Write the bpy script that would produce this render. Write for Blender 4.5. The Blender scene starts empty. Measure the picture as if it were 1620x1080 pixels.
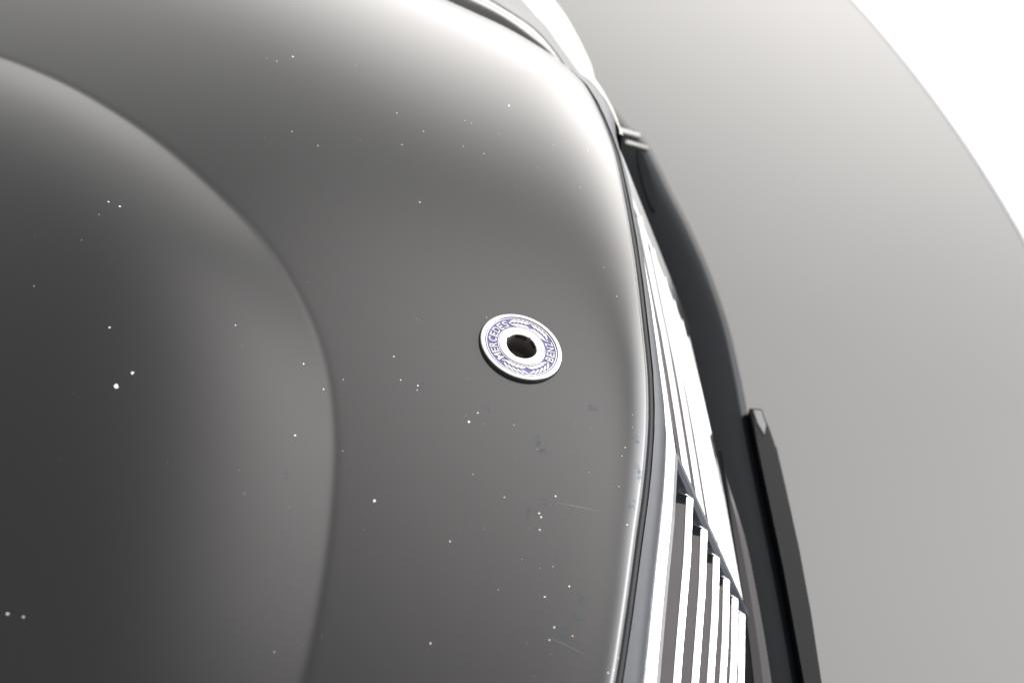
import bpy, bmesh, math, random
import numpy as np
from mathutils import Vector, Matrix
random.seed(4)
S = bpy.context.scene

# ------------------------------------------------------------------ camera, light, exposure
# all shapes below are written in millimetres from the centre of the hood badge;
# the studio floor lies 700 mm under it and is the world's z = 0
FLOOR = 700.0
def W(p):
    return Vector((p[0] * .001, p[1] * .001, (p[2] + FLOOR) * .001))

cam_d = bpy.data.cameras.new("camera")
cam = bpy.data.objects.new("camera", cam_d)
S.collection.objects.link(cam)
S.camera = cam
right = Vector((.99396409, .04036329, .1020108))
back = Vector((-.04735224, -.68093097, .73081515)).normalized()
right = (right - back * right.dot(back)).normalized()
up = back.cross(right)
M = Matrix((right, up, back)).transposed().to_4x4()
M.translation = W((-40.35, -508.2, 550.13))
cam.matrix_world = M
cam_d.sensor_width = 36
cam_d.lens = 50
cam_d.clip_start = .02
cam_d.clip_end = 100
cam_d.dof.use_dof = True
cam_d.dof.focus_distance = .765
cam_d.dof.aperture_fstop = 8.0
cam_d.dof.aperture_blades = 9

wd = bpy.data.worlds.new("World")
S.world = wd
wd.use_nodes = True
nt = wd.node_tree
nt.nodes.clear()
# a white photo studio: pale walls all round, dim ceiling
WALL, CEIL = 2.1, .55
tc = nt.nodes.new("ShaderNodeTexCoord")
sx = nt.nodes.new("ShaderNodeSeparateXYZ")
mr = nt.nodes.new("ShaderNodeMapRange")
mr.interpolation_type = 'SMOOTHERSTEP'
mr.inputs["From Min"].default_value = .12
mr.inputs["From Max"].default_value = .98
mr.inputs["To Min"].default_value = WALL
mr.inputs["To Max"].default_value = CEIL
bg = nt.nodes.new("ShaderNodeBackground")
bg.inputs[0].default_value = (1.0, .985, .965, 1)
ow = nt.nodes.new("ShaderNodeOutputWorld")
nt.links.new(tc.outputs["Generated"], sx.inputs[0])
nt.links.new(sx.outputs[2], mr.inputs["Value"])
nt.links.new(mr.outputs[0], bg.inputs[1])
nt.links.new(bg.outputs[0], ow.inputs[0])

def area(name, loc, target, sx_, sy_, radiance, col=(1, 1, 1)):
    d = bpy.data.lights.new(name, 'AREA')
    d.shape = 'RECTANGLE'
    d.size, d.size_y = sx_, sy_
    d.energy = radiance * math.pi * sx_ * sy_
    d.color = col
    o = bpy.data.objects.new(name, d)
    S.collection.objects.link(o)
    o.location = loc
    o.rotation_euler = (Vector(target) - Vector(loc)).to_track_quat('-Z', 'Y').to_euler()
    # softbox: brightest in the middle of its cloth, fading towards the rim
    d.use_nodes = True
    n, l = d.node_tree.nodes, d.node_tree.links
    em = n["Emission"]
    g = n.new("ShaderNodeNewGeometry")
    v = n.new("ShaderNodeVectorMath"); v.operation = 'SUBTRACT'; v.inputs[1].default_value = (.5, .5, 0)
    l.new(g.outputs["Parametric"], v.inputs[0])
    ln = n.new("ShaderNodeVectorMath"); ln.operation = 'LENGTH'; l.new(v.outputs[0], ln.inputs[0])
    r = n.new("ShaderNodeMapRange"); r.interpolation_type = 'SMOOTHSTEP'
    r.inputs["From Min"].default_value = .5; r.inputs["From Max"].default_value = .0
    l.new(ln.outputs["Value"], r.inputs["Value"]); l.new(r.outputs[0], em.inputs["Strength"])
    return o
area("front_softbox", (3.0, 1.1, 1.25), (0, .3, .7), 4.8, 3.0, 17.0, (.965, .98, 1))
area("side_softbox", (1.3, 3.8, 1.1), (0, .2, .7), 7.0, 3.2, 7.0, (1, .965, .93))
area("overhead_softbox", (1.7, 1.9, 3.0), (1.7, 1.9, 0), 5.0, 5.0, 3.7, (1, .955, .94))

S.view_settings.view_transform = 'Standard'
S.view_settings.look = 'None'
S.view_settings.gamma = 1
S.view_settings.exposure = 0
S.cycles.use_denoising = True
S.cycles.max_bounces = 8

# ------------------------------------------------------------------ materials
def mat(name, col, rough=.4, metal=0.0, spec=.5, coat=0.0, bump=0.0, bscale=800, var=0.0, vscale=30, rvar=0.0):
    m = bpy.data.materials.new(name)
    m.use_nodes = True
    n, l = m.node_tree.nodes, m.node_tree.links
    b = n["Principled BSDF"]
    b.inputs["Base Color"].default_value = (*col, 1)
    b.inputs["Roughness"].default_value = rough
    b.inputs["Metallic"].default_value = metal
    b.inputs["Specular IOR Level"].default_value = spec
    b.inputs["Coat Weight"].default_value = coat
    b.inputs["Coat Roughness"].default_value = .04
    t = n.new("ShaderNodeTexCoord")
    if var:
        ns = n.new("ShaderNodeTexNoise"); ns.inputs["Scale"].default_value = vscale; ns.inputs["Detail"].default_value = 6
        l.new(t.outputs["Object"], ns.inputs["Vector"])
        mx = n.new("ShaderNodeMix"); mx.data_type = 'RGBA'
        mx.inputs[6].default_value = tuple(max(0, c * (1 - var)) for c in col) + (1,)
        mx.inputs[7].default_value = tuple(min(1, c * (1 + var)) for c in col) + (1,)
        l.new(ns.outputs["Fac"], mx.inputs[0]); l.new(mx.outputs[2], b.inputs["Base Color"])
    if rvar:
        n2 = n.new("ShaderNodeTexNoise"); n2.inputs["Scale"].default_value = vscale * 1.7; n2.inputs["Detail"].default_value = 5
        l.new(t.outputs["Object"], n2.inputs["Vector"])
        r = n.new("ShaderNodeMapRange"); r.inputs["To Min"].default_value = rough * (1 - rvar); r.inputs["To Max"].default_value = rough * (1 + rvar)
        l.new(n2.outputs["Fac"], r.inputs["Value"]); l.new(r.outputs[0], b.inputs["Roughness"])
    if bump:
        n3 = n.new("ShaderNodeTexNoise"); n3.inputs["Scale"].default_value = bscale; n3.inputs["Detail"].default_value = 3
        l.new(t.outputs["Object"], n3.inputs["Vector"])
        bp = n.new("ShaderNodeBump"); bp.inputs["Strength"].default_value = bump; bp.inputs["Distance"].default_value = .0005
        l.new(n3.outputs["Fac"], bp.inputs["Height"]); l.new(bp.outputs[0], b.inputs["Normal"])
    return m

PAINT_ROUGH = .17
paint = mat("black_paint", (.012, .012, .0125), PAINT_ROUGH, spec=.5)
shell_paint = mat("shell_paint", (.016, .02, .027), .28, spec=.2, var=.15, vscale=60)
plastic = mat("bumper_plastic", (.006, .0075, .0095), .2, spec=.06, bump=.15, bscale=900, var=.2, vscale=40)
plastic2 = mat("holder_plastic", (.010, .011, .0115), .4, spec=.16, bump=.25, bscale=1200)
bump_refl = mat("bumper_reflection_grey", (.03, .027, .029), .35, spec=.35, var=.08, vscale=30)  # paler than the bumper: its reflection band put into the colour
chrome = mat("chrome", (.66, .665, .675), .12, metal=1, rvar=.3, vscale=80)
slatdark = mat("slat_grey", (.055, .048, .05), .4, spec=.35, var=.1, vscale=50, rvar=.3)
divm = mat("divider_grey", (.034, .038, .05), .3, spec=.22)
void = mat("engine_bay_black", (.008, .008, .009), .8, spec=.1)
rubber = mat("gasket_rubber", (.006, .007, .008), .5, spec=.2)
silver = mat("badge_silver", (.4, .4, .41), .2, metal=1)
silver2 = mat("badge_letter_silver", (.3, .3, .315), .25, metal=1)
enamel = mat("badge_blue_enamel", (.085, .075, .25), .3, spec=.5, var=.12, vscale=400)
inkm = mat("badge_groove", (.12, .12, .14), .5)
holem = mat("badge_hole", (.1, .085, .08), .5, metal=.3, spec=.3, var=.5, vscale=500)
dust = mat("paint_chip_white", (.78, .78, .76), .7)
lens = mat("headlamp_glass", (.33, .32, .28), .4, spec=.3)
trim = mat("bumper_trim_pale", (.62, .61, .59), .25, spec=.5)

# hood paint: same black, with a few dull bluish smears and a faint scratch at places of their own
SMUDGES = [(11.0, -59.5, 3.0, 4.6), (13.5, -64.5, 3.4, 2.2), (40.1, -28.0, 3.6, 2.5), (-50.0, -41.0, 3.2, 2.0), (-15.4, -45.9, 1.4, 2.0),
           (16.0, -93.3, 4.3, 2.0), (8.0, -100.9, 1.8, 5.0), (35.5, -141.1, 3.6, 4.0), (64.9, -59.5, 2.2, 7.0),
           (60.8, -81.6, 2.2, 6.0), (62.8, -39.4, 2.2, 4.0), (-108.3, -38.6, 1.8, 2.0), (-106.0, -111.7, 1.8, 3.0),
           (26, -163, 8, 1.2), (31, -167, 8, 1.0), (24, -158, 5, 1.4), (33, -152, 5, 2.0)]
hoodm = mat("hood_paint", (.012, .012, .0125), PAINT_ROUGH, spec=.5)
def smudge_nodes(m):
    n, l = m.node_tree.nodes, m.node_tree.links
    b = n["Principled BSDF"]
    t = n.new("ShaderNodeTexCoord")
    ns = n.new("ShaderNodeTexNoise"); ns.inputs["Scale"].default_value = 420; ns.inputs["Detail"].default_value = 4
    l.new(t.outputs["Object"], ns.inputs["Vector"])
    nz = n.new("ShaderNodeTexNoise"); nz.inputs["Scale"].default_value = 260; nz.inputs["Detail"].default_value = 2
    l.new(t.outputs["Object"], nz.inputs["Vector"])
    off = n.new("ShaderNodeVectorMath"); off.operation = 'MULTIPLY_ADD'
    off.inputs[1].default_value = (.008, .008, 0); l.new(nz.outputs["Color"], off.inputs[0])
    l.new(t.outputs["Object"], off.inputs[2])
    total = None
    def add(sock):
        nonlocal total
        if total is None: total = sock; return
        a = n.new("ShaderNodeMath"); a.operation = 'MAXIMUM'
        l.new(total, a.inputs[0]); l.new(sock, a.inputs[1]); total = a.outputs[0]
    for x, y, a_, b_ in SMUDGES:
        v = n.new("ShaderNodeVectorMath"); v.operation = 'SUBTRACT'
        v.inputs[1].default_value = ((x + 4) * .001, (y + 4) * .001, 0); l.new(off.outputs[0], v.inputs[0])
        s = n.new("ShaderNodeVectorMath"); s.operation = 'MULTIPLY'
        s.inputs[1].default_value = (1000 / a_, 1000 / b_, 0); l.new(v.outputs[0], s.inputs[0])
        ln = n.new("ShaderNodeVectorMath"); ln.operation = 'LENGTH'; l.new(s.outputs[0], ln.inputs[0])
        r = n.new("ShaderNodeMapRange"); r.inputs["From Min"].default_value = 1.0; r.inputs["From Max"].default_value = .5
        l.new(ln.outputs["Value"], r.inputs["Value"]); add(r.outputs[0])
    mk = n.new("ShaderNodeMapRange"); mk.inputs["From Min"].default_value = .42; mk.inputs["From Max"].default_value = .62
    l.new(ns.outputs["Fac"], mk.inputs["Value"])
    f = n.new("ShaderNodeMath"); f.operation = 'MULTIPLY'; l.new(total, f.inputs[0]); l.new(mk.outputs[0], f.inputs[1])
    mx = n.new("ShaderNodeMix"); mx.data_type = 'RGBA'
    mx.inputs[6].default_value = (.012, .012, .0125, 1); mx.inputs[7].default_value = (.032, .05, .068, 1)
    l.new(f.outputs[0], mx.inputs[0]); l.new(mx.outputs[2], b.inputs["Base Color"])
    sp = n.new("ShaderNodeMapRange"); sp.inputs["To Min"].default_value = .5; sp.inputs["To Max"].default_value = .16
    l.new(f.outputs[0], sp.inputs["Value"]); l.new(sp.outputs[0], b.inputs["Specular IOR Level"])
smudge_nodes(hoodm)

# ------------------------------------------------------------------ mesh helpers
def link(name, me, m=None, parent=None, smooth=True):
    o = bpy.data.objects.new(name, me)
    S.collection.objects.link(o)
    if m: me.materials.append(m)
    if smooth:
        me.shade_smooth()
    if parent:
        o.parent = parent
        o.matrix_parent_inverse = Matrix.Identity(4)
        o.location = -parent_loc(parent)
    return o
def parent_loc(p):
    v = Vector((0, 0, 0))
    while p:
        v += p.location
        p = p.parent
    return v
def mesh_pts(name, pts, faces, m, parent=None, smooth=True):
    me = bpy.data.meshes.new(name)
    me.from_pydata([W(p) for p in pts], [], faces)
    me.update()
    return link(name, me, m, parent, smooth)
def from_bm(name, bm, m, parent=None, smooth=True):
    bmesh.ops.recalc_face_normals(bm, faces=bm.faces)
    me = bpy.data.meshes.new(name); bm.to_mesh(me); bm.free()
    return link(name, me, m, parent, smooth)
def resample(pts, n, smooth=True):
    P = np.array(pts, float)
    d = np.r_[0, np.cumsum(np.linalg.norm(np.diff(P, axis=0), axis=1))]
    if smooth and len(P) > 3:
        Q = []
        for i in range(len(P) - 1):
            p0 = P[max(i - 1, 0)]; p1 = P[i]; p2 = P[i + 1]; p3 = P[min(i + 2, len(P) - 1)]
            t0 = (p2 - p0) / max(d[min(i + 1, len(P) - 1)] - d[max(i - 1, 0)], 1e-6) * (d[i + 1] - d[i])
            t1 = (p3 - p1) / max(d[min(i + 2, len(P) - 1)] - d[i], 1e-6) * (d[i + 1] - d[i])
            for u in np.linspace(0, 1, 16, endpoint=False):
                Q.append((2*u**3-3*u*u+1)*p1 + (u**3-2*u*u+u)*t0 + (-2*u**3+3*u*u)*p2 + (u**3-u*u)*t1)
        Q.append(P[-1]); P = np.array(Q)
        d = np.r_[0, np.cumsum(np.linalg.norm(np.diff(P, axis=0), axis=1))]
    s = np.linspace(0, d[-1], n)
    return np.stack([np.interp(s, d, P[:, k]) for k in range(P.shape[1])], 1)
def grid_mesh(name, G, m, parent=None, smooth=True, flip=False, close_v=False):
    nu, nv = G.shape[:2]
    V = G.reshape(-1, 3) * .001
    V = V + np.array([0, 0, FLOOR * .001])
    F = []
    jj = range(nv if close_v else nv - 1)
    for i in range(nu - 1):
        for j in jj:
            k = (j + 1) % nv
            q = (i * nv + j, i * nv + k, (i + 1) * nv + k, (i + 1) * nv + j)
            F.append(q[::-1] if flip else q)
    me = bpy.data.meshes.new(name)
    me.from_pydata(V.tolist(), [], F)
    me.update()
    return link(name, me, m, parent, smooth)
def loft(name, rows, m, parent=None, n=60, sub=8, smooth=True, sm_rows=True):
    """rows: polylines of mm points; lofted surface"""
    R = np.array([resample(r, n) for r in rows])
    if sub > 1:
        R = np.stack([resample(R[:, i], (len(rows) - 1) * sub + 1, sm_rows) for i in range(n)], 1)
    return grid_mesh(name, R, m, parent, smooth)
def sweep(name, path, sec, m, parent=None, smooth=False, cap=True):
    """sweep a closed cross-section (list of (dx,dy,dz) offsets) along a path without turning it"""
    n, k = len(path), len(sec)
    pts = [tuple(np.array(p) + np.array(s)) for p in path for s in sec]
    F = [(i*k+j, i*k+(j+1) % k, (i+1)*k+(j+1) % k, (i+1)*k+j) for i in range(n-1) for j in range(k)]
    if cap: F += [tuple(range(k))[::-1], tuple((n-1)*k+j for j in range(k))]
    bm = bmesh.new()
    vs = [bm.verts.new(W(p)) for p in pts]
    for f in F: bm.faces.new([vs[i] for i in f])
    return from_bm(name, bm, m, parent, smooth)
def extrude_poly(name, pts, dz, m, parent=None, bev=0.0):
    """polygon of mm points given a real thickness dz downwards"""
    bm = bmesh.new()
    a = [bm.verts.new(W(p)) for p in pts]
    b = [bm.verts.new(W((p[0], p[1], p[2] - dz))) for p in pts]
    bm.faces.new(a); bm.faces.new(b[::-1])
    for i in range(len(pts)):
        bm.faces.new((a[i], b[i], b[(i+1) % len(pts)], a[(i+1) % len(pts)]))
    if bev:
        es = [e for e in bm.edges if e.verts[0] in a and e.verts[1] in a]
        bmesh.ops.bevel(bm, geom=es, offset=bev * .001, segments=3, affect='EDGES')
    return from_bm(name, bm, m, parent, False)

# ------------------------------------------------------------------ the studio floor and the turntable
def disc(name, c, r, z, m, n=512, thick=0.0):
    bm = bmesh.new()
    top = [bm.verts.new(W((c[0] + r*math.cos(2*math.pi*i/n), c[1] + r*math.sin(2*math.pi*i/n), z))) for i in range(n)]
    bm.faces.new(top)
    if thick:
        lo = [bm.verts.new(v.co - Vector((0, 0, thick*.001))) for v in top]
        for i in range(n): bm.faces.new((top[i], lo[i], lo[(i+1) % n], top[(i+1) % n]))
    return from_bm(name, bm, m, None, False)
floorm = mat("studio_floor_white", (.82, .82, .82), .6, spec=.3, var=.02, vscale=3)
ttm = mat("turntable_grey", (.14, .139, .137), .3, spec=.5, var=.035, vscale=2.2, rvar=.15)
rimm = mat("turntable_edge_strip", (.3, .305, .32), .3, spec=.5)
E_PTS = np.array([(556, 1480), (641, 1261), (691, 1105), (729, 932)], float)
A_ = np.c_[2*E_PTS, np.ones(4)]
sol = np.linalg.lstsq(A_, (E_PTS**2).sum(1), rcond=None)[0]
TT_C = (sol[0], sol[1]); TT_R = math.sqrt(sol[2] + sol[0]**2 + sol[1]**2)
o = disc("studio_floor", (0, 0), 14000, -FLOOR, floorm, 64); o["kind"] = "structure"
tt = disc("turntable", TT_C, TT_R - 6, -FLOOR + 8, ttm, 512, 8); tt["kind"] = "structure"
bm = bmesh.new(); n = 512; ring = []
for r, z in ((TT_R-5.5, 0), (TT_R-5.5, 9), (TT_R-1, 9), (TT_R, 8), (TT_R, 0)):
    ring.append([bm.verts.new(W((TT_C[0]+r*math.cos(2*math.pi*i/n), TT_C[1]+r*math.sin(2*math.pi*i/n), -FLOOR+z))) for i in range(n)])
for a in range(4):
    for i in range(n):
        bm.faces.new((ring[a][i], ring[a][(i+1) % n], ring[a+1][(i+1) % n], ring[a+1][i]))
ed = from_bm("edge_strip", bm, rimm, tt, False)

# ------------------------------------------------------------------ the car
car = bpy.data.objects.new("car", None)
S.collection.objects.link(car)
car.location = (-.25, 0, 0)
car["label"] = "glossy black car front with chrome barred grille and star missing from its round hood badge"
car["category"] = "car"

# hood: outline in plan, crowned surface, rolled edge, bulge and crease shaped in place of a reflected light edge
EDGE = [(-650, 560), (-450, 525), (-300, 470), (-172.9, 416.2), (-118.7, 390.4), (-70.5, 368.4), (-42.1, 356.8), (-18.6, 347.2), (0.2, 335.8), (14.1, 326.0), (27.8, 312.2), (39.0, 296.6), (44.6, 281.2), (49.5, 261.8), (54.5, 237.6), (58.9, 210.1), (63.0, 167.6), (66.6, 125.4), (69.3, 85.7), (71.2, 49.2), (72.9, 15.6), (73.0, -7.3), (72.1, -29.3), (70.3, -50.5), (67.8, -73.0), (64.9, -94.4), (58.9, -141.0), (54.3, -173.9),
        (47, -216), (42, -243), (33, -275), (20, -305), (0, -330), (-50, -360), (-118, -390), (-172, -416), (-300, -470), (-450, -525), (-650, -560)]
REFL_CREASE = [(-520, 172), (-386.5, 170.6), (-310.8, 157.3), (-279.0, 145.6), (-250.4, 130.6), (-208.9, 101.9), (-167.7, 65.6), (-135.3, 31.7), (-110.0, -7.7), (-95.3, -41.8), (-86.6, -78.8), (-82.8, -114.0), (-81.6, -153.3), (-83.5, -201.5), (-91.0, -240.7), (-115, -300), (-170, -370), (-260, -430)]
def H0(x, y):
    sp = lambda t: np.logaddexp(0, t)
    return -(.05*x + .1626*40*(sp((x+150)/40) - sp(150/40))) - y*y/3200.
def seg_dist(X, Y, L, signed=False):
    best = np.full(X.shape, 1e9); sg = np.ones(X.shape)
    for (ax, ay), (bx, by) in zip(L[:-1], L[1:]):
        dx, dy = bx-ax, by-ay
        t = np.clip(((X-ax)*dx + (Y-ay)*dy)/(dx*dx+dy*dy), 0, 1)
        d = np.hypot(X-ax-t*dx, Y-ay-t*dy)
        c = dx*(Y-ay) - dy*(X-ax)
        m_ = d < best
        best = np.where(m_, d, best); sg = np.where(m_, np.sign(c), sg)
    return best*(-sg) if signed else best
LIP = 3.5
REFL_BULGE_S, REFL_BULGE_L = .215, 62.0
refl_crease_f = resample(REFL_CREASE, 160) - np.array([2.6, 0])
edge_f = resample(EDGE, 420)
BQ = np.linspace(0, 400, 801)
BZ = np.r_[0, np.cumsum(REFL_BULGE_S*np.exp(-(BQ[:-1]/REFL_BULGE_L)**2.6)*.5)]
def hood_z(x, y):
    x = np.asarray(x, float); y = np.asarray(y, float)
    z = H0(x, y)
    q = seg_dist(x, y, refl_crease_f, True)       # positive behind the crease
    qs = .5*(q + np.sqrt(q*q + 1.2**2)) - .3
    z = z + np.interp(np.maximum(qs, 0), BQ, BZ) - .19/(1 + np.exp(-np.clip((q + 1.9)/.85, -50, 50)))
    rr = np.hypot(x, y)                       # the pressed hole under the badge
    z = z - 14*np.clip((18-rr)/5, 0, 1)
    d = seg_dist(x, y, edge_f)
    corner = np.exp(-(((x-48)/50.)**2 + ((y-275)/80.)**2))
    z = z - (4.6 + 1.6*np.clip((y + 130)/130., 0, 1))*np.exp(-d/(11.0 + 5*np.clip((y + 60)/150., 0, 1))) - 1.0*np.exp(-d/25.0) - 2.4*corner*np.exp(-d/30.0)
    dl = np.clip(LIP - d, 0, LIP)
    z = z - (LIP - np.sqrt(np.maximum(LIP*LIP - dl*dl, 0)))
    return z
# rings from the outline to the middle
e2 = resample(EDGE, 900)
cx, cy = -300., 20.
tt_ = np.r_[0, np.cumsum(np.r_[np.full(18, .4), np.full(22, .9), np.full(300, 1.33)])]
tt_ = tt_/tt_[-1]
nrm = np.gradient(e2, axis=0); nrm = np.stack([nrm[:, 1], -nrm[:, 0]], 1); nrm /= np.linalg.norm(nrm, axis=1)[:, None]
P = e2[:, None, :] + (np.array([cx, cy]) - e2)[:, None, :]*tt_[None, :, None]
Z = hood_z(P[..., 0], P[..., 1])
G = np.concatenate([P, Z[..., None]], 2)
sk = G[:, :1].copy(); sk[..., 2] -= 9
sk2 = sk.copy(); sk2[:, 0, :2] += (np.array([cx, cy]) - e2)/np.linalg.norm(np.array([cx, cy])-e2, axis=1)[:, None]*16
sk2[..., 2] -= 2
G = np.concatenate([sk2, sk, G], 1)
hood = grid_mesh("hood", G, hoodm, car)

def surf(x, y): return float(hood_z(np.array([x]), np.array([y]))[0])
def surf_n(x, y):
    e = .5
    v = Vector((-(surf(x+e, y)-surf(x-e, y))/(2*e), -(surf(x, y+e)-surf(x, y-e))/(2*e), 1))
    return v.normalized()

# chips and dust grains on the paint (real flakes lying on the surface)
SPECKS = [(-212.6, 31.0, 0.81), (-218.7, 32.8, 0.54), (-182.5, -77.4, 1.08), (-188.0, -86.4, 1.35), (-142.6, -34.5, 0.54), (-198.4, -52.9, 0.54), (-107.9, -45.3, 0.54), (-105.6, -89.7, 0.68), (-96.5, -56.9, 0.54), (-65.4, -113.8, 0.95), (-65.0, -26.2, 0.54), (-205.8, -203.7, 0.68), (-199.4, -204.1, 0.54), (-33.2, -178.8, 0.54), (-159.0, 203.1, 0.54), (-150.7, 212.2, 0.81), (-165.2, 203.5, 0.41), (-112.3, 219.1, 0.27), (-139.4, 132.3, 0.41), (-123.4, 124.0, 0.54), (-100.6, 138.5, 0.27), (-82.5, 176.5, 0.54), (-65.2, 164.3, 0.54), (-76.6, 145.0, 0.59), (-41.0, 188.2, 0.41), (-36.9, 187.3, 0.41), (-14.2, 220.3, 0.95), (-27.6, 158.1, 0.54), (-40.5, 159.6, 0.41), (-19.2, 183.8, 0.27), (5.4, 158.7, 0.32), (15.5, 189.4, 0.27), (32.5, 151.7, 0.41), (37.9, 196.0, 0.54), (-61.9, 95.3, 0.54), (46.7, 82.0, 0.27), (54.3, 61.2, 0.41), (-19.1, 16.4, 0.41), (-24.2, -56.5, 0.81), (-20.1, -49.7, 0.54), (-51.3, -41.4, 0.54), (-51.4, -44.2, 0.54), (-60.1, -40.2, 0.41), (-1.4, -51.9, 0.27), (21.3, -88.8, 0.54), (13.4, -100.7, 0.54), (14.4, -102.6, 0.68), (14.0, -109.8, 0.54), (-4.1, -96.2, 0.41), (-20.2, -87.2, 0.27), (6.1, -127.8, 0.27), (21.2, -128.0, 0.27), (29.4, -136.5, 0.68), (17.7, -144.7, 0.54), (-28.5, -126.7, 0.54), (22.8, -158.9, 0.54), (31.6, -161.1, 0.41), (20.6, -165.6, 0.54), (-4.4, -146.2, 0.27), (38.1, -69.9, 0.27), (53.9, -73.0, 0.41), (57.5, -47.6, 0.54), (55.7, -53.8, 0.41), (58.4, -93.6, 0.54), (61.9, -24.3, 0.27), (61.8, -32.7, 0.27), (-238.2, -34.4, 0.41), (-224.3, 0.7, 0.27), (-220.8, 21.4, 0.27), (49.2, -173.8, 0.54), (51.9, -171.4, 0.41), (54.3, -164.4, 0.41), (-83.1, -90.1, 0.27), (-88.0, -48.0, 0.32), (11.1, -63.4, 0.27), (66.4, 80.2, 0.27), (-99.0, -197.5, 0.27)]
rs = random.Random(9)
for k in range(100):
    SPECKS.append((rs.uniform(-330, 62), rs.uniform(-210, 260), rs.uniform(.07, .16)))
for k in range(16):
    SPECKS.append((rs.uniform(0, 64), rs.uniform(-185, -20), rs.uniform(.07, .2)))
def flakes(name, L, m, parent, zoff=.03):
    bm = bmesh.new()
    xs = np.array([s[0] for s in L]); ys = np.array([s[1] for s in L])
    zz = hood_z(xs, ys); zx = (hood_z(xs+.5, ys)-hood_z(xs-.5, ys)); zy = (hood_z(xs, ys+.5)-hood_z(xs, ys-.5))
    for (x, y, r), z, gx, gy in zip(L, zz, zx, zy):
        r *= .88
        nn = rs.choice((5, 6, 7)); a0 = rs.random()*6.28
        sx_, sy_ = rs.uniform(.75, 1.25), rs.uniform(.75, 1.25)
        ring = []
        for i in range(nn):
            a = a0 + i*2*math.pi/nn; rr = r*rs.uniform(.7, 1.1)
            dx, dy = rr*math.cos(a)*sx_, rr*math.sin(a)*sy_
            ring.append((x+dx, y+dy, z+gx*dx+gy*dy))
        lo = [bm.verts.new(W((p[0], p[1], p[2]-.02))) for p in ring]
        hi = [bm.verts.new(W((x+(p[0]-x)*.7, y+(p[1]-y)*.7, p[2]+zoff+r*.12))) for p in ring]
        bm.faces.new(hi)
        for i in range(nn): bm.faces.new((lo[i], lo[(i+1) % nn], hi[(i+1) % nn], hi[i]))
    return from_bm(name, bm, m, parent, False)
fl = flakes("paint_chips", SPECKS, dust, hood)
fl["kind"] = "stuff"
# one long hair-line scratch and its short companions
def scratch(a, b, w, name="scratch"):
    n = 24; pts = []; F = []
    a = np.array(a, float); b = np.array(b, float)
    dd = (b-a)/np.linalg.norm(b-a); nn = np.array([-dd[1], dd[0]])
    for i in range(n):
        u = i/(n-1); c = a+(b-a)*u + nn*(.1*math.sin(u*5)); ww = w*math.sin(math.pi*(.05+.9*u))
        for s in (-1, 1):
            q = c+nn*ww*s; pts.append((q[0], q[1], surf(*q)+.04))
    for i in range(n-1): F.append((2*i, 2*i+1, 2*i+3, 2*i+2))
    return mesh_pts(name, pts, F, scr, hood)
scr = mat("scratch_grey", (.11, .115, .125), .5)
scratch((20.5, -92.7), (45.6, -91.0), .17)
scratch((19, -164), (38, -168.5), .12)

# ------------------------------------------------------------------ the badge
nrmB = Vector((math.sin(math.radians(12)), 0, math.cos(math.radians(12))))
BX = Vector((math.cos(math.radians(12)), 0, -math.sin(math.radians(12))))
BY = Vector((0, 1, 0))
BASE = surf(0, 0) + 14
def B(x, y, h): return Vector((0, 0, BASE)) + BX*x + BY*y + nrmB*(h-1.6)
def ring_lathe(name, prof, m, parent, n=128, smooth=True, wob=None):
    bm = bmesh.new(); R = []
    for i in range(n):
        a = 2*math.pi*i/n; row = []
        for r, h in prof:
            r2 = r*(1 + (wob(a) if wob and r < 9.5 else 0))
            row.append(bm.verts.new(W(B(r2*math.cos(a), r2*math.sin(a), h))))
        R.append(row)
    for i in range(n):
        for j in range(len(prof)-1):
            bm.faces.new((R[i][j], R[(i+1) % n][j], R[(i+1) % n][j+1], R[i][j+1]))
    o = from_bm(name, bm, m, parent, smooth)
    if smooth:
        mod = o.modifiers.new("es", 'EDGE_SPLIT'); mod.split_angle = math.radians(35)
    return o
def notch(a):
    v = .008*math.sin(3*a+1)
    for c, w, d in ((2.75, .12, .07), (1.05, .1, .055), (-1.9, .1, .03), (.45, .1, -.02)):
        t = (a-c+math.pi) % (2*math.pi) - math.pi
        v += d*math.exp(-(t/w)**2)
    return v
badge = ring_lathe("hood_badge", [(8.2, .2), (8.2, 3.3), (8.5, 3.7), (12.3, 3.75), (12.55, 3.55), (12.6, 3.0)], silver, car, wob=notch)
ring_lathe("rim_ring", [(20.0, 3.0), (20.05, 3.6), (20.3, 3.8), (22.1, 3.75), (22.5, 3.4), (22.5, 2.6), (22.0, 2.5)], silver, badge)
ring_lathe("enamel_band", [(12.6, 3.15), (20.0, 3.15)], enamel, badge)
ring_lathe("bead", [(12.65, 3.0), (12.7, 3.45), (12.95, 3.5), (13.2, 3.45), (13.25, 3.0)], silver, badge)
ring_lathe("bead", [(19.0, 3.0), (19.05, 3.5), (19.3, 3.55), (19.6, 3.5), (19.65, 3.0)], silver, badge)
ring_lathe("gasket", [(9.5, -.8), (23.1, -.8), (23.3, 1.2), (22.9, 2.4), (22.0, 2.9), (9.5, 2.9)], rubber, badge)
ring_lathe("hole_wall", [(8.25, 3.2), (8.2, -6), (7.2, -9), (3, -10.5), (.01, -10.8)], holem, badge)
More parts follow.
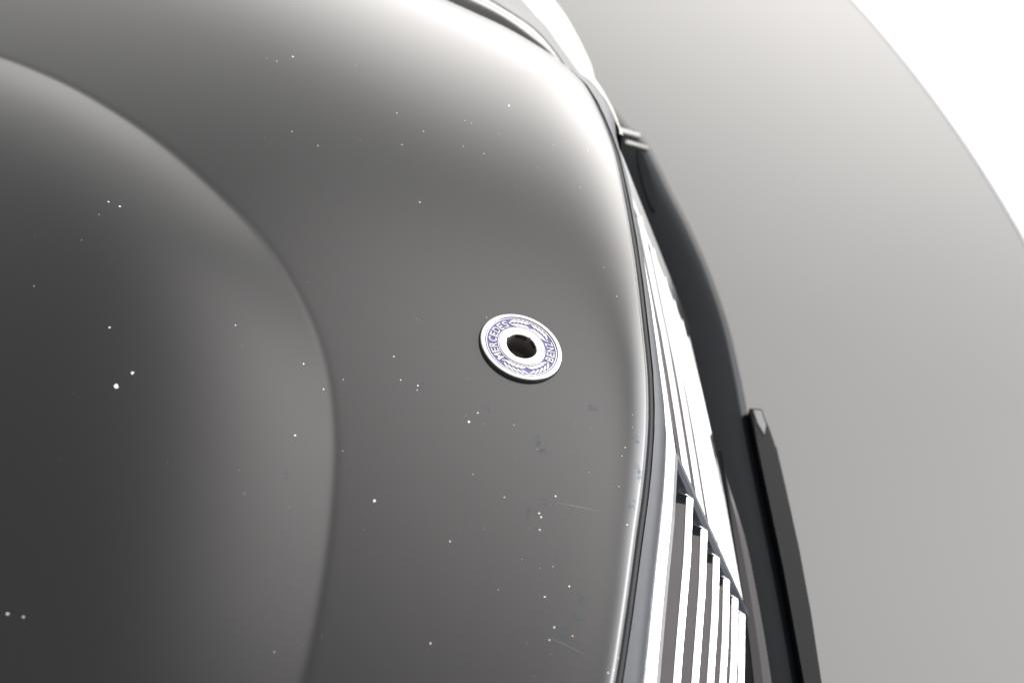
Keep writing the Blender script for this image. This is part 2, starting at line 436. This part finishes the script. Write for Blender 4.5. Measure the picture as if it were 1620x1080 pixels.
# broken stub and bolt hole seen deep in the hole
ring = bmesh.new()
def blob(bm, x, y, r, h0, h1, n=14):
    lo = [bm.verts.new(W(B(x+r*math.cos(6.283*i/n), y+r*math.sin(6.283*i/n), h0))) for i in range(n)]
    hi = [bm.verts.new(W(B(x+.85*r*math.cos(6.283*i/n), y+.85*r*math.sin(6.283*i/n), h1))) for i in range(n)]
    bm.faces.new(hi)
    for i in range(n): bm.faces.new((lo[i], lo[(i+1) % n], hi[(i+1) % n], hi[i]))
blob(ring, -3.2, -5.0, 2.2, -9.5, -5.0)
from_bm("spring_socket", ring, void, badge)
ring = bmesh.new(); blob(ring, -.2, 2.2, 1.2, -10.8, -7.5)
from_bm("broken_stud", ring, void, badge)

def text_mesh(ch, size):
    cu = bpy.data.curves.new("t", 'FONT'); cu.body = ch; cu.size = size; cu.extrude = 0.0
    cu.align_x = 'CENTER'; cu.resolution_u = 3; cu.offset = size*.022
    ob = bpy.data.objects.new("t", cu); S.collection.objects.link(ob)
    dg = bpy.context.evaluated_depsgraph_get(); dg.update()
    me = bpy.data.meshes.new_from_object(ob.evaluated_get(dg))
    bpy.data.objects.remove(ob); bpy.data.curves.remove(cu)
    return me
def arc_word(name, word, a0, a1, inward, rc=16.1, size=6.2):
    """letters on an arc of the badge; inward: letter tops point to the centre"""
    bm = bmesh.new()
    n = len(word)
    wts = {'M': 1.25, 'C': 1.05, 'E': .9, 'R': 1.0, 'D': 1.05, 'S': .95, 'B': 1.0, 'N': 1.1, 'Z': .95, '·': .45}
    ww = [wts[c] for c in word]; tot = sum(ww); acc = 0
    for c, w in zip(word, ww):
        a = math.radians(a0 + (a1-a0)*(acc + w/2)/tot); acc += w
        me = text_mesh(c, size)
        co = np.array([v.co for v in me.vertices]) if len(me.vertices) else np.zeros((1, 3))
        xm = (co[:, 0].min()+co[:, 0].max())/2
        wd_ = co[:, 0].max()-co[:, 0].min()
        tgt = abs(math.radians(a1-a0))*rc*w/tot*.86
        sc = tgt/wd_ if c != '·' else 1.0
        ym = size*.36 if c != '·' else (co[:, 1].min()+co[:, 1].max())/2
        base = []
        for v in co:
            lx, ly = (v[0]-xm)*sc, (v[1]-ym)*1.0
            # local frame: for outward tops the text runs clockwise
            if not inward: rr, da = rc+ly, -lx/rc
            else: rr, da = rc-ly, lx/rc
            base.append((rr*math.cos(a+da), rr*math.sin(a+da)))
        top = [bm.verts.new(W(B(p[0], p[1], 3.5))) for p in base]
        low = {}
        for pl in me.polygons:
            try: bm.faces.new([top[i] for i in pl.vertices])
            except ValueError: pass
        cnt = {}
        for pl in me.polygons:
            for k in pl.edge_keys: cnt[k] = cnt.get(k, 0)+1
        for (i, j), c_ in cnt.items():
            if c_ == 1:
                for k in (i, j):
                    if k not in low: low[k] = bm.verts.new(W(B(base[k][0], base[k][1], 3.1)))
                bm.faces.new((top[i], top[j], low[j], low[i]))
        bpy.data.meshes.remove(me)
    return from_bm(name, bm, silver2, badge, False)
arc_word("lettering", "·MERCEDES·", -124, -246, False)
arc_word("lettering", "·BENZ·", -27, 33, True)
def wreath(name, a0, a1, flip):
    bm = bmesh.new()
    n = 5
    for k in range(n):
        for side in (-1, 1):
            ac = math.radians(a0 + (a1-a0)*(k+.5+.12*side)/n)
            rc = 16.1 + side*1.55
            L, Wd = 2.4, .62
            tilt = .5*side*flip
            prev = []
            N = 14
            top = []; low = []
            for i in range(N):
                u = 2*math.pi*i/N
                lx, ly = L*math.cos(u), Wd*math.sin(u)*(1-.25*math.cos(u)*flip)
                x = lx*math.cos(tilt)-ly*math.sin(tilt); y = lx*math.sin(tilt)+ly*math.cos(tilt)
                rr, da = rc+y, x/rc
                q = (rr*math.cos(ac+da), rr*math.sin(ac+da))
                top.append(bm.verts.new(W(B(*q, 3.45)))); low.append(bm.verts.new(W(B(*q, 3.1))))
            bm.faces.new(top)
            for i in range(N): bm.faces.new((top[i], top[(i+1) % N], low[(i+1) % N], low[i]))
    # stem
    for i in range(40):
        pass
    return from_bm(name, bm, silver2, badge, False)
wreath("laurel_wreath", -122, -78, 1); 
wreath("laurel_wreath", -74, -29, -1)
wreath("laurel_wreath", 36, 74, 1); wreath("laurel_wreath", 76, 112, -1)

# ------------------------------------------------------------------ grille
FR_P = [(92.4, 0.6, -68.0), (90.3, 26.6, -68.1), (88.0, 57.1, -68.5), (85.0, 94.7, -69.3), (82.1, 127.0, -70.3), (78.5, 159.5, -71.6), (74.9, 192.8, -73.2), (69.7, 241.5, -76.2), (65.2, 280.4, -79.0)]
FR_N = [(92.4, 0.6, -68.0), (89.1, -42.4, -68.3), (82.3, -102.8, -69.5), (78.2, -142.8, -70.9), (73, -190, -73), (67.7, -241.5, -76.2), (63.2, -280.4, -79)]
SL = np.array([73.1, 0, -150.0])
def fpt(y, k):
    T = FR_P if y >= 0 else FR_N
    ya = [abs(t[1]) for t in T]; ya[0] = 0
    x = np.interp(abs(y), ya, [t[0] for t in T]); z = np.interp(abs(y), ya, [t[2] for t in T])
    return np.array([x, y, z]) + SL*k
sl = SL/np.linalg.norm(SL)
out = np.array([-sl[2], 0, sl[0]])          # outward normal of the sloping grille face
HW = 268.0; KB = 1.22
# frame = ring round the grille opening, chamfered chrome
def bar(bm, path, sec, mirror=False):
    n, k = len(path), len(sec)
    vs = [[bm.verts.new(W(p + s)) for s in sec] for p in path]
    for i in range(n-1):
        for j in range(k): bm.faces.new((vs[i][j], vs[i][(j+1) % k], vs[i+1][(j+1) % k], vs[i+1][j]))
    bm.faces.new(vs[0][::-1]); bm.faces.new(vs[-1])
bm = bmesh.new()
ys = [-HW + 2*HW*i/60 for i in range(61)]
w_ = 14.0
sec_t = [sl*0 - out*14, sl*0 + out*.2, sl*2.6 + out*2.4, sl*6.5 + out*3.6, sl*(w_-1.2) + out*3.4, sl*w_ + out*2.0, sl*w_ - out*14]
bar(bm, [fpt(y, 0) + np.array((-2.4, 0, .4)) for y in ys], sec_t)
bar(bm, [fpt(y, KB) for y in ys], sec_t)
for sgn in (-1, 1):
    yv = np.array([0, -sgn, 0.])
    sec_s = [-out*14, out*.6, yv*1.2+out*2.2, yv*20+out*2.2, yv*21+out*1.0, yv*21-out*14]
    bar(bm, [fpt(sgn*HW, k) for k in np.linspace(.0, KB+.05, 16)], sec_s)
grille = from_bm("grille", bm, chrome, car, False)
# slats: dark grey shelf with a chamfered chrome nose, mitred at the divider
KS = (.30, .50, .68, .835, .97, 1.085)
nose = [np.array(v, float) for v in ((0, 0, 0), (-2.9, 0, 2.4), (-4.3, 0, 2.5), (-4.3, 0, -1.4), (-.2, 0, -1.4))]
shelf = [np.array(v, float) for v in ((-4.1, 0, 2.0), (-52, 0, 11.0), (-52, 0, 7.5), (-4.1, 0, -1.1))]
for i in range(6):
    for sgn in (-1, 1):
        k = KS[i]
        a, b = (9.0 if sgn > 0 else 1.5), HW-3
        path = [fpt(sgn*(a + (b-a)*j/24), k) for j in range(25)]
        bm = bmesh.new()
        path2 = [p + np.array((0, sgn*1.2, 0)) for p in path]
        bar(bm, path2, nose)
        # mitred end running back to the divider
        p = path[0]; p2 = path2[0]
        Q = p + np.array((-11.0, -sgn*1.2, 8.2))
        q = [p+nose[0], p2+nose[1], Q, p2+nose[0], p2+nose[4], Q + np.array((0, 0, -4.0)), p+nose[4]]
        vv = [bm.verts.new(W(v)) for v in q]
        bm.faces.new((vv[0], vv[3], vv[1])); bm.faces.new((vv[0], vv[1], vv[2])); bm.faces.new((vv[0], vv[2], vv[5], vv[6])); bm.faces.new((vv[0], vv[6], vv[4], vv[3]))
        s = from_bm("slat", bm, chrome, grille, False)
        bm = bmesh.new(); bar(bm, [p + np.array((0, sgn*6.5, 0)) for p in path], shelf)
        from_bm("shelf", bm, slatdark, s, False)
# divider down the middle
sec_d = [np.array((0, -4.6, 0.))-out*26, np.array((0, -4.4, 0.))-out*2.0, np.array((0, -2, 0.))+out*.4, np.array((0, 0, 0.))+out*1.0, np.array((0, 2, 0.))+out*.4, np.array((0, 5.2, 0.))-out*2.0, np.array((0, 6.5, 0.))-out*26]
bm = bmesh.new(); bar(bm, [fpt(.0, k) + np.array((0, 4.0, 0)) for k in np.linspace(.05, KB, 12)], sec_d)
from_bm("divider", bm, divm, grille, False)
# dark core behind the slats
bm = bmesh.new()
bar(bm, [fpt(y, 0) for y in ys], [-out*55 - sl*5, -out*60 - sl*5, -out*60+sl*230, -out*55+sl*230])
from_bm("radiator_core", bm, void, grille, False)

# ------------------------------------------------------------------ painted shell between hood and grille frame
he = [p for p in EDGE if -240 < p[1] < 320 and p[0] > 20]
def offs(p, d):
    # outward from the hood outline
    i = int(np.argmin(np.hypot(edge_f[:, 0]-p[0], edge_f[:, 1]-p[1])))
    t = edge_f[min(i+2, 419)]-edge_f[max(i-2, 0)]; t /= np.linalg.norm(t)
    nn = np.array([-t[1], t[0]])
    return edge_f[i] + nn*d
def inn(p, d, dz):
    q = offs(p, d); e = offs(p, 0)
    return (q[0], q[1], surf(e[0], e[1]) + dz)
st = [p for p in EDGE if p[0] > 25 and p[1] > -300]
# outer curve of the shell, station by station
SH_OUT = {296.6: (62, 318, -80), 281.2: (66, 303, -80), 312.2: (55.4, 341.1, -85)}
rows = [[], [], [], [], [], []]
for p in st:
    y = p[1]
    if y in SH_OUT: oq = np.array(SH_OUT[y], float)
    else:
        yo = y*1.03 if y > 0 else y
        oq = fpt(max(min(yo, 279), -279), 0) + np.array((-2.2, 0, 1.6))
        if y > 240: oq = oq + np.array((1.0, 6*(y-240)/26, 0))
    a = np.array(inn(p, 2.1, .5)); a0 = np.array(inn(p, -4, -2.0)); 
    mid = a*.5+oq*.5 + np.array((2.6, 0, 1.8))
    rows[0].append(a0); rows[1].append(np.array(inn(p, 1.9, -1.8))); rows[2].append(a+np.array((.8, 0, .0)))
    rows[3].append(mid); rows[4].append(oq); rows[5].append(oq + np.array((-6, 0, -26)))
R = np.array(rows)
def dense(R, nu, nv):
    R = np.stack([resample(R[:, i], nu, False) for i in range(R.shape[1])], 1)
    return R
# keep rows crisp at the gap, rounded in the middle
mids = []
for u in np.linspace(0, 1, 14):
    A, Bm, C = R[2], R[3], R[4]
    mids.append((1-u)**2*A + 2*u*(1-u)*(2*Bm-.5*A-.5*C) + u*u*C)
RR = np.concatenate([R[:2], np.array(mids), R[5:]], 0)
shell = grid_mesh("grille_shell", RR, shell_paint, car)
md = shell.modifiers.new("es", 'EDGE_SPLIT'); md.split_angle = math.radians(40)

# added strip in the gap between hood and shell, grey painted as glare
gap_glare = mat("gap_glare_grey", (.075, .075, .083), .5, spec=.4)
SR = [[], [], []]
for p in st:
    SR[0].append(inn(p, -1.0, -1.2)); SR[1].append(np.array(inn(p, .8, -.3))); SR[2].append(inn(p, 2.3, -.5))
loft("gap_glare_strip", SR, gap_glare, car, n=260, sub=6)

# shell end past the grille, as the bottom of the headlamp surround
end_rows = [[(38, 312, -56), (44, 300, -54), (50, 288, -53)],
            [(55.4, 341.1, -85), (61.6, 319.1, -80), (68.7, 294.2, -80)],
            [(60, 330, -98), (66, 310, -100), (75.4, 270, -120)],
            [(70, 330, -150), (80, 300, -160), (100, 270, -200)]]
loft("shell_end", end_rows, shell_paint, car, n=16, sub=5)

# ------------------------------------------------------------------ fender side beyond the hood edge, headlamp, both sides
def fender(sg, dx):
    f = lambda L: [(x+dx if sg < 0 else x, y*sg, z) for x, y, z in L]
    C0 = [(-600, 552, -60), (-176, 420, -52), (-119.9, 393, -50), (-70.7, 370, -53), (-42, 362, -56), (-18.6, 350, -57), (0.2, 338, -57), (14.5, 328, -57), (30, 316, -58)]
    C1 = [(-600, 640, -82), (-180, 480, -60), (-98.2, 431, -55.0), (-70, 416, -55), (-43.4, 404.9, -57.0), (-18.9, 388.9, -58.0), (5.4, 365.4, -59.0), (17, 348, -58), (31, 319, -59)]
    C2 = [(-600, 668, -95), (-180, 510, -76), (-95.6, 461.9, -70.0), (-66, 443, -70), (-34.8, 424.5, -71.0), (-18.8, 413.2, -72.0), (2, 394, -72.0), (18, 366, -70), (33, 322, -64)]
    C2 = [(a, b_ - 9, c + 6.5) for a, b_, c in C2]
    C3 = [(-600, 800, -190), (-200, 690, -150), (-54.6, 572.9, -110.0), (-30, 530, -110), (-4.7, 487.3, -110.0), (8.1, 455.6, -105.0), (17.7, 430.3, -100.0), (31.7, 389.4, -95.0), (50, 341.1, -87.0)]
    n = 70
    r0, r1, r2, r3 = [resample(f(c), n) for c in (C0, C1, C2, C3)]
    rr = [r0 + np.array((0, 0, -24)), r0 + np.array((0, 0, -4)), r0*.6+r1*.4 + np.array((0, 0, .4)), r0*.2+r1*.8+np.array((0, 0, 1.6)), r1 - np.array((0, 0, 1)), r1*.45+r2*.55-np.array((0, 0, 1.2)), r2, r2 - np.array((-.8, -.8*sg, 3))]
    G = np.stack([resample(np.array([a[i] for a in rr]), 42) for i in range(n)], 1)
    fe = grid_mesh("fender", G, paint, car)
    gp = np.array([.5, .5*sg, -.3])
    rr = [r2+gp-np.array((0, 0, 1.4)), r2+gp, r2*.75+r3*.25+np.array((0, 0, 3.0)), r2*.4+r3*.6+np.array((0, 0, 6.0)), r3+np.array((0, 0, 0)), r3+np.array((1, 1*sg, -12))]
    G = np.stack([resample(np.array([a[i] for a in rr]), 36) for i in range(n)], 1)
    grid_mesh("headlamp_surround", G, shell_paint, car)
    K3 = [(-54.6, 572.9, -114.0), (-4.7, 487.3, -114.0), (8.1, 455.6, -109.0), (17.7, 430.3, -104.0), (31.7, 389.4, -99.0), (44.2, 365.8, -94.0), (55.4, 341.1, -89.0), (61, 319.1, -84.0), (68, 294.2, -84.0)]
    K4 = [(-26.9, 644.4, -150.0), (25.1, 538.0, -140.0), (39.1, 488.8, -130.0), (53.7, 425.2, -120.0), (57, 394, -115), (62.0, 368, -110.0), (64, 346, -105), (67, 326, -100.0), (71, 293.2, -95.0)]
    n = 50
    k3, k4 = resample(f(K3), n), resample(f(K4), n)
    rr = [k3+np.array((-8, -2*sg, 1.)), k3, k3*.5+k4*.5+np.array((3, 2*sg, 3.)), k4*.97+k3*.03, k4+np.array((.5, .5*sg, -5)), k4+np.array((-6, -3*sg, -14))]
    G = np.stack([resample(np.array([a[i] for a in rr]), 30) for i in range(n)], 1)
    grid_mesh("headlamp", G, lens, car)
fender(1, 0)
fender(-1, -8)

# ------------------------------------------------------------------ bumper
OB = [(-60, 640), (60, 570), (90, 538), (103, 515), (120, 493.5), (141.5, 428), (155, 386.5), (169, 334), (180, 277.4), (186.5, 218.4), (189.2, 181.4), (195.9, 106.2), (201.6, 42.9), (205, -2), (207.4, -42.8),
      (207, -110), (203, -180), (195, -250), (184, -320), (170, -390), (150, -450), (125, -500), (80, -560), (-60, -640)]
o1 = resample([(x+3, y+1, -243) for x, y in OB], 200)
tg = np.gradient(o1, axis=0); nn_ = np.stack([-tg[:, 1], tg[:, 0], 0*tg[:, 0]], 1); nn_ /= np.linalg.norm(nn_, axis=1)[:, None]
cols = []
for w_in, dz in ((78, -1), (60, .5), (46, 1.4), (34, 2.2), (20, 1.8), (9, .4), (3, -2.0), (.4, -6), (0, -14), (0, -60), (-3, -64), (0, -68), (4, -150), (18, -240)):
    cols.append(o1 - nn_*w_in + np.array((0, 0, dz)))
G = np.array(cols)
bump = grid_mesh("bumper", G, plastic, car)
md = bump.modifiers.new("es", 'EDGE_SPLIT'); md.split_angle = math.radians(50)
# bumper reflection painted as a pale strip that starts as a point and widens
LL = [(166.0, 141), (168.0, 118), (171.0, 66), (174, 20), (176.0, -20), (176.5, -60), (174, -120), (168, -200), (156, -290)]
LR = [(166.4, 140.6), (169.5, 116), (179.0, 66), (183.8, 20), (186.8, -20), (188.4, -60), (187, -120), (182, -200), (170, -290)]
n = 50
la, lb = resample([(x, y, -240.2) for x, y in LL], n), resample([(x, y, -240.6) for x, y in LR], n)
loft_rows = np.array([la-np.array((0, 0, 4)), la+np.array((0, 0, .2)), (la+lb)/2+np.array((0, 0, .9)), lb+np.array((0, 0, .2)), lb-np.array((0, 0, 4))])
grid_mesh("bumper_reflection", loft_rows, bump_refl, car, False)
# plate holder on the bumper front
PH_O = [(199.9, 184.0), (203.5, 165.5), (205.0, 150), (207.9, 149.2), (211.5, 106), (215.6, 59.8), (218.5, 10), (220, -41.7), (220, -110), (216, -170)]
PH_I = [(190.6, 184), (193.3, 150), (197.2, 106.2), (203, 42.9), (208.6, -42.8), (208.5, -110), (205, -170)]
top = [(x, y, -238) for x, y in PH_O] + [(x, y, -238) for x, y in PH_I[::-1]]
extrude_poly("plate_holder", top, 120, plastic2, car, bev=1.4)
padm = mat("holder_pad_grey", (.2, .195, .2), .45)
pad = [(192.5, 181), (198.6, 181), (201.2, 168), (199.2, 158), (195.0, 168)]
extrude_poly("holder_pad", [(x, y, -237.2) for x, y in pad], 1.2, padm, car, bev=.3)
# pale trim strips crossing the bumper's far corner
for a, b_ in ((((93, 499), (115, 494)), 3.2), (((102, 482), (122, 478)), 2.0)):
    (ax, ay), (bx, by) = a
    extrude_poly("bumper_trim", [(ax, ay-b_, -239.5), (bx, by-b_*.6, -240.5), (bx, by+b_*.6, -240.5), (ax, ay+b_, -239.5)], 8, trim, car, bev=.5)
extrude_poly("bumper_cover", [(119+math.cos(t)*21*.30+math.sin(t)*3.8, 434-math.cos(t)*42+math.sin(t)*1.4, -239.4) for t in [i*2*math.pi/28 for i in range(28)]], 5, plastic, car, bev=1.3)

# ------------------------------------------------------------------ body under the hood (closes the engine bay and casts the car's shade)
body_o = [(-650, 540), (-176, 420), (-60, 350), (0, 315), (20, 290), (30, 0), (20, -280), (0, -305), (-60, -340), (-176, -410), (-650, -540)]
extrude_poly("body", [(x, y, -80) for x, y in body_o], 480, void, car)
inner = [(-650, 640), (-180, 560), (-40, 520), (50, 460), (92, 400), (118, 250), (130, 0), (118, -250), (92, -400), (40, -460), (-40, -520), (-180, -560), (-650, -640)]
extrude_poly("lower_body", [(x, y, -262) for x, y in inner], 300, void, car)
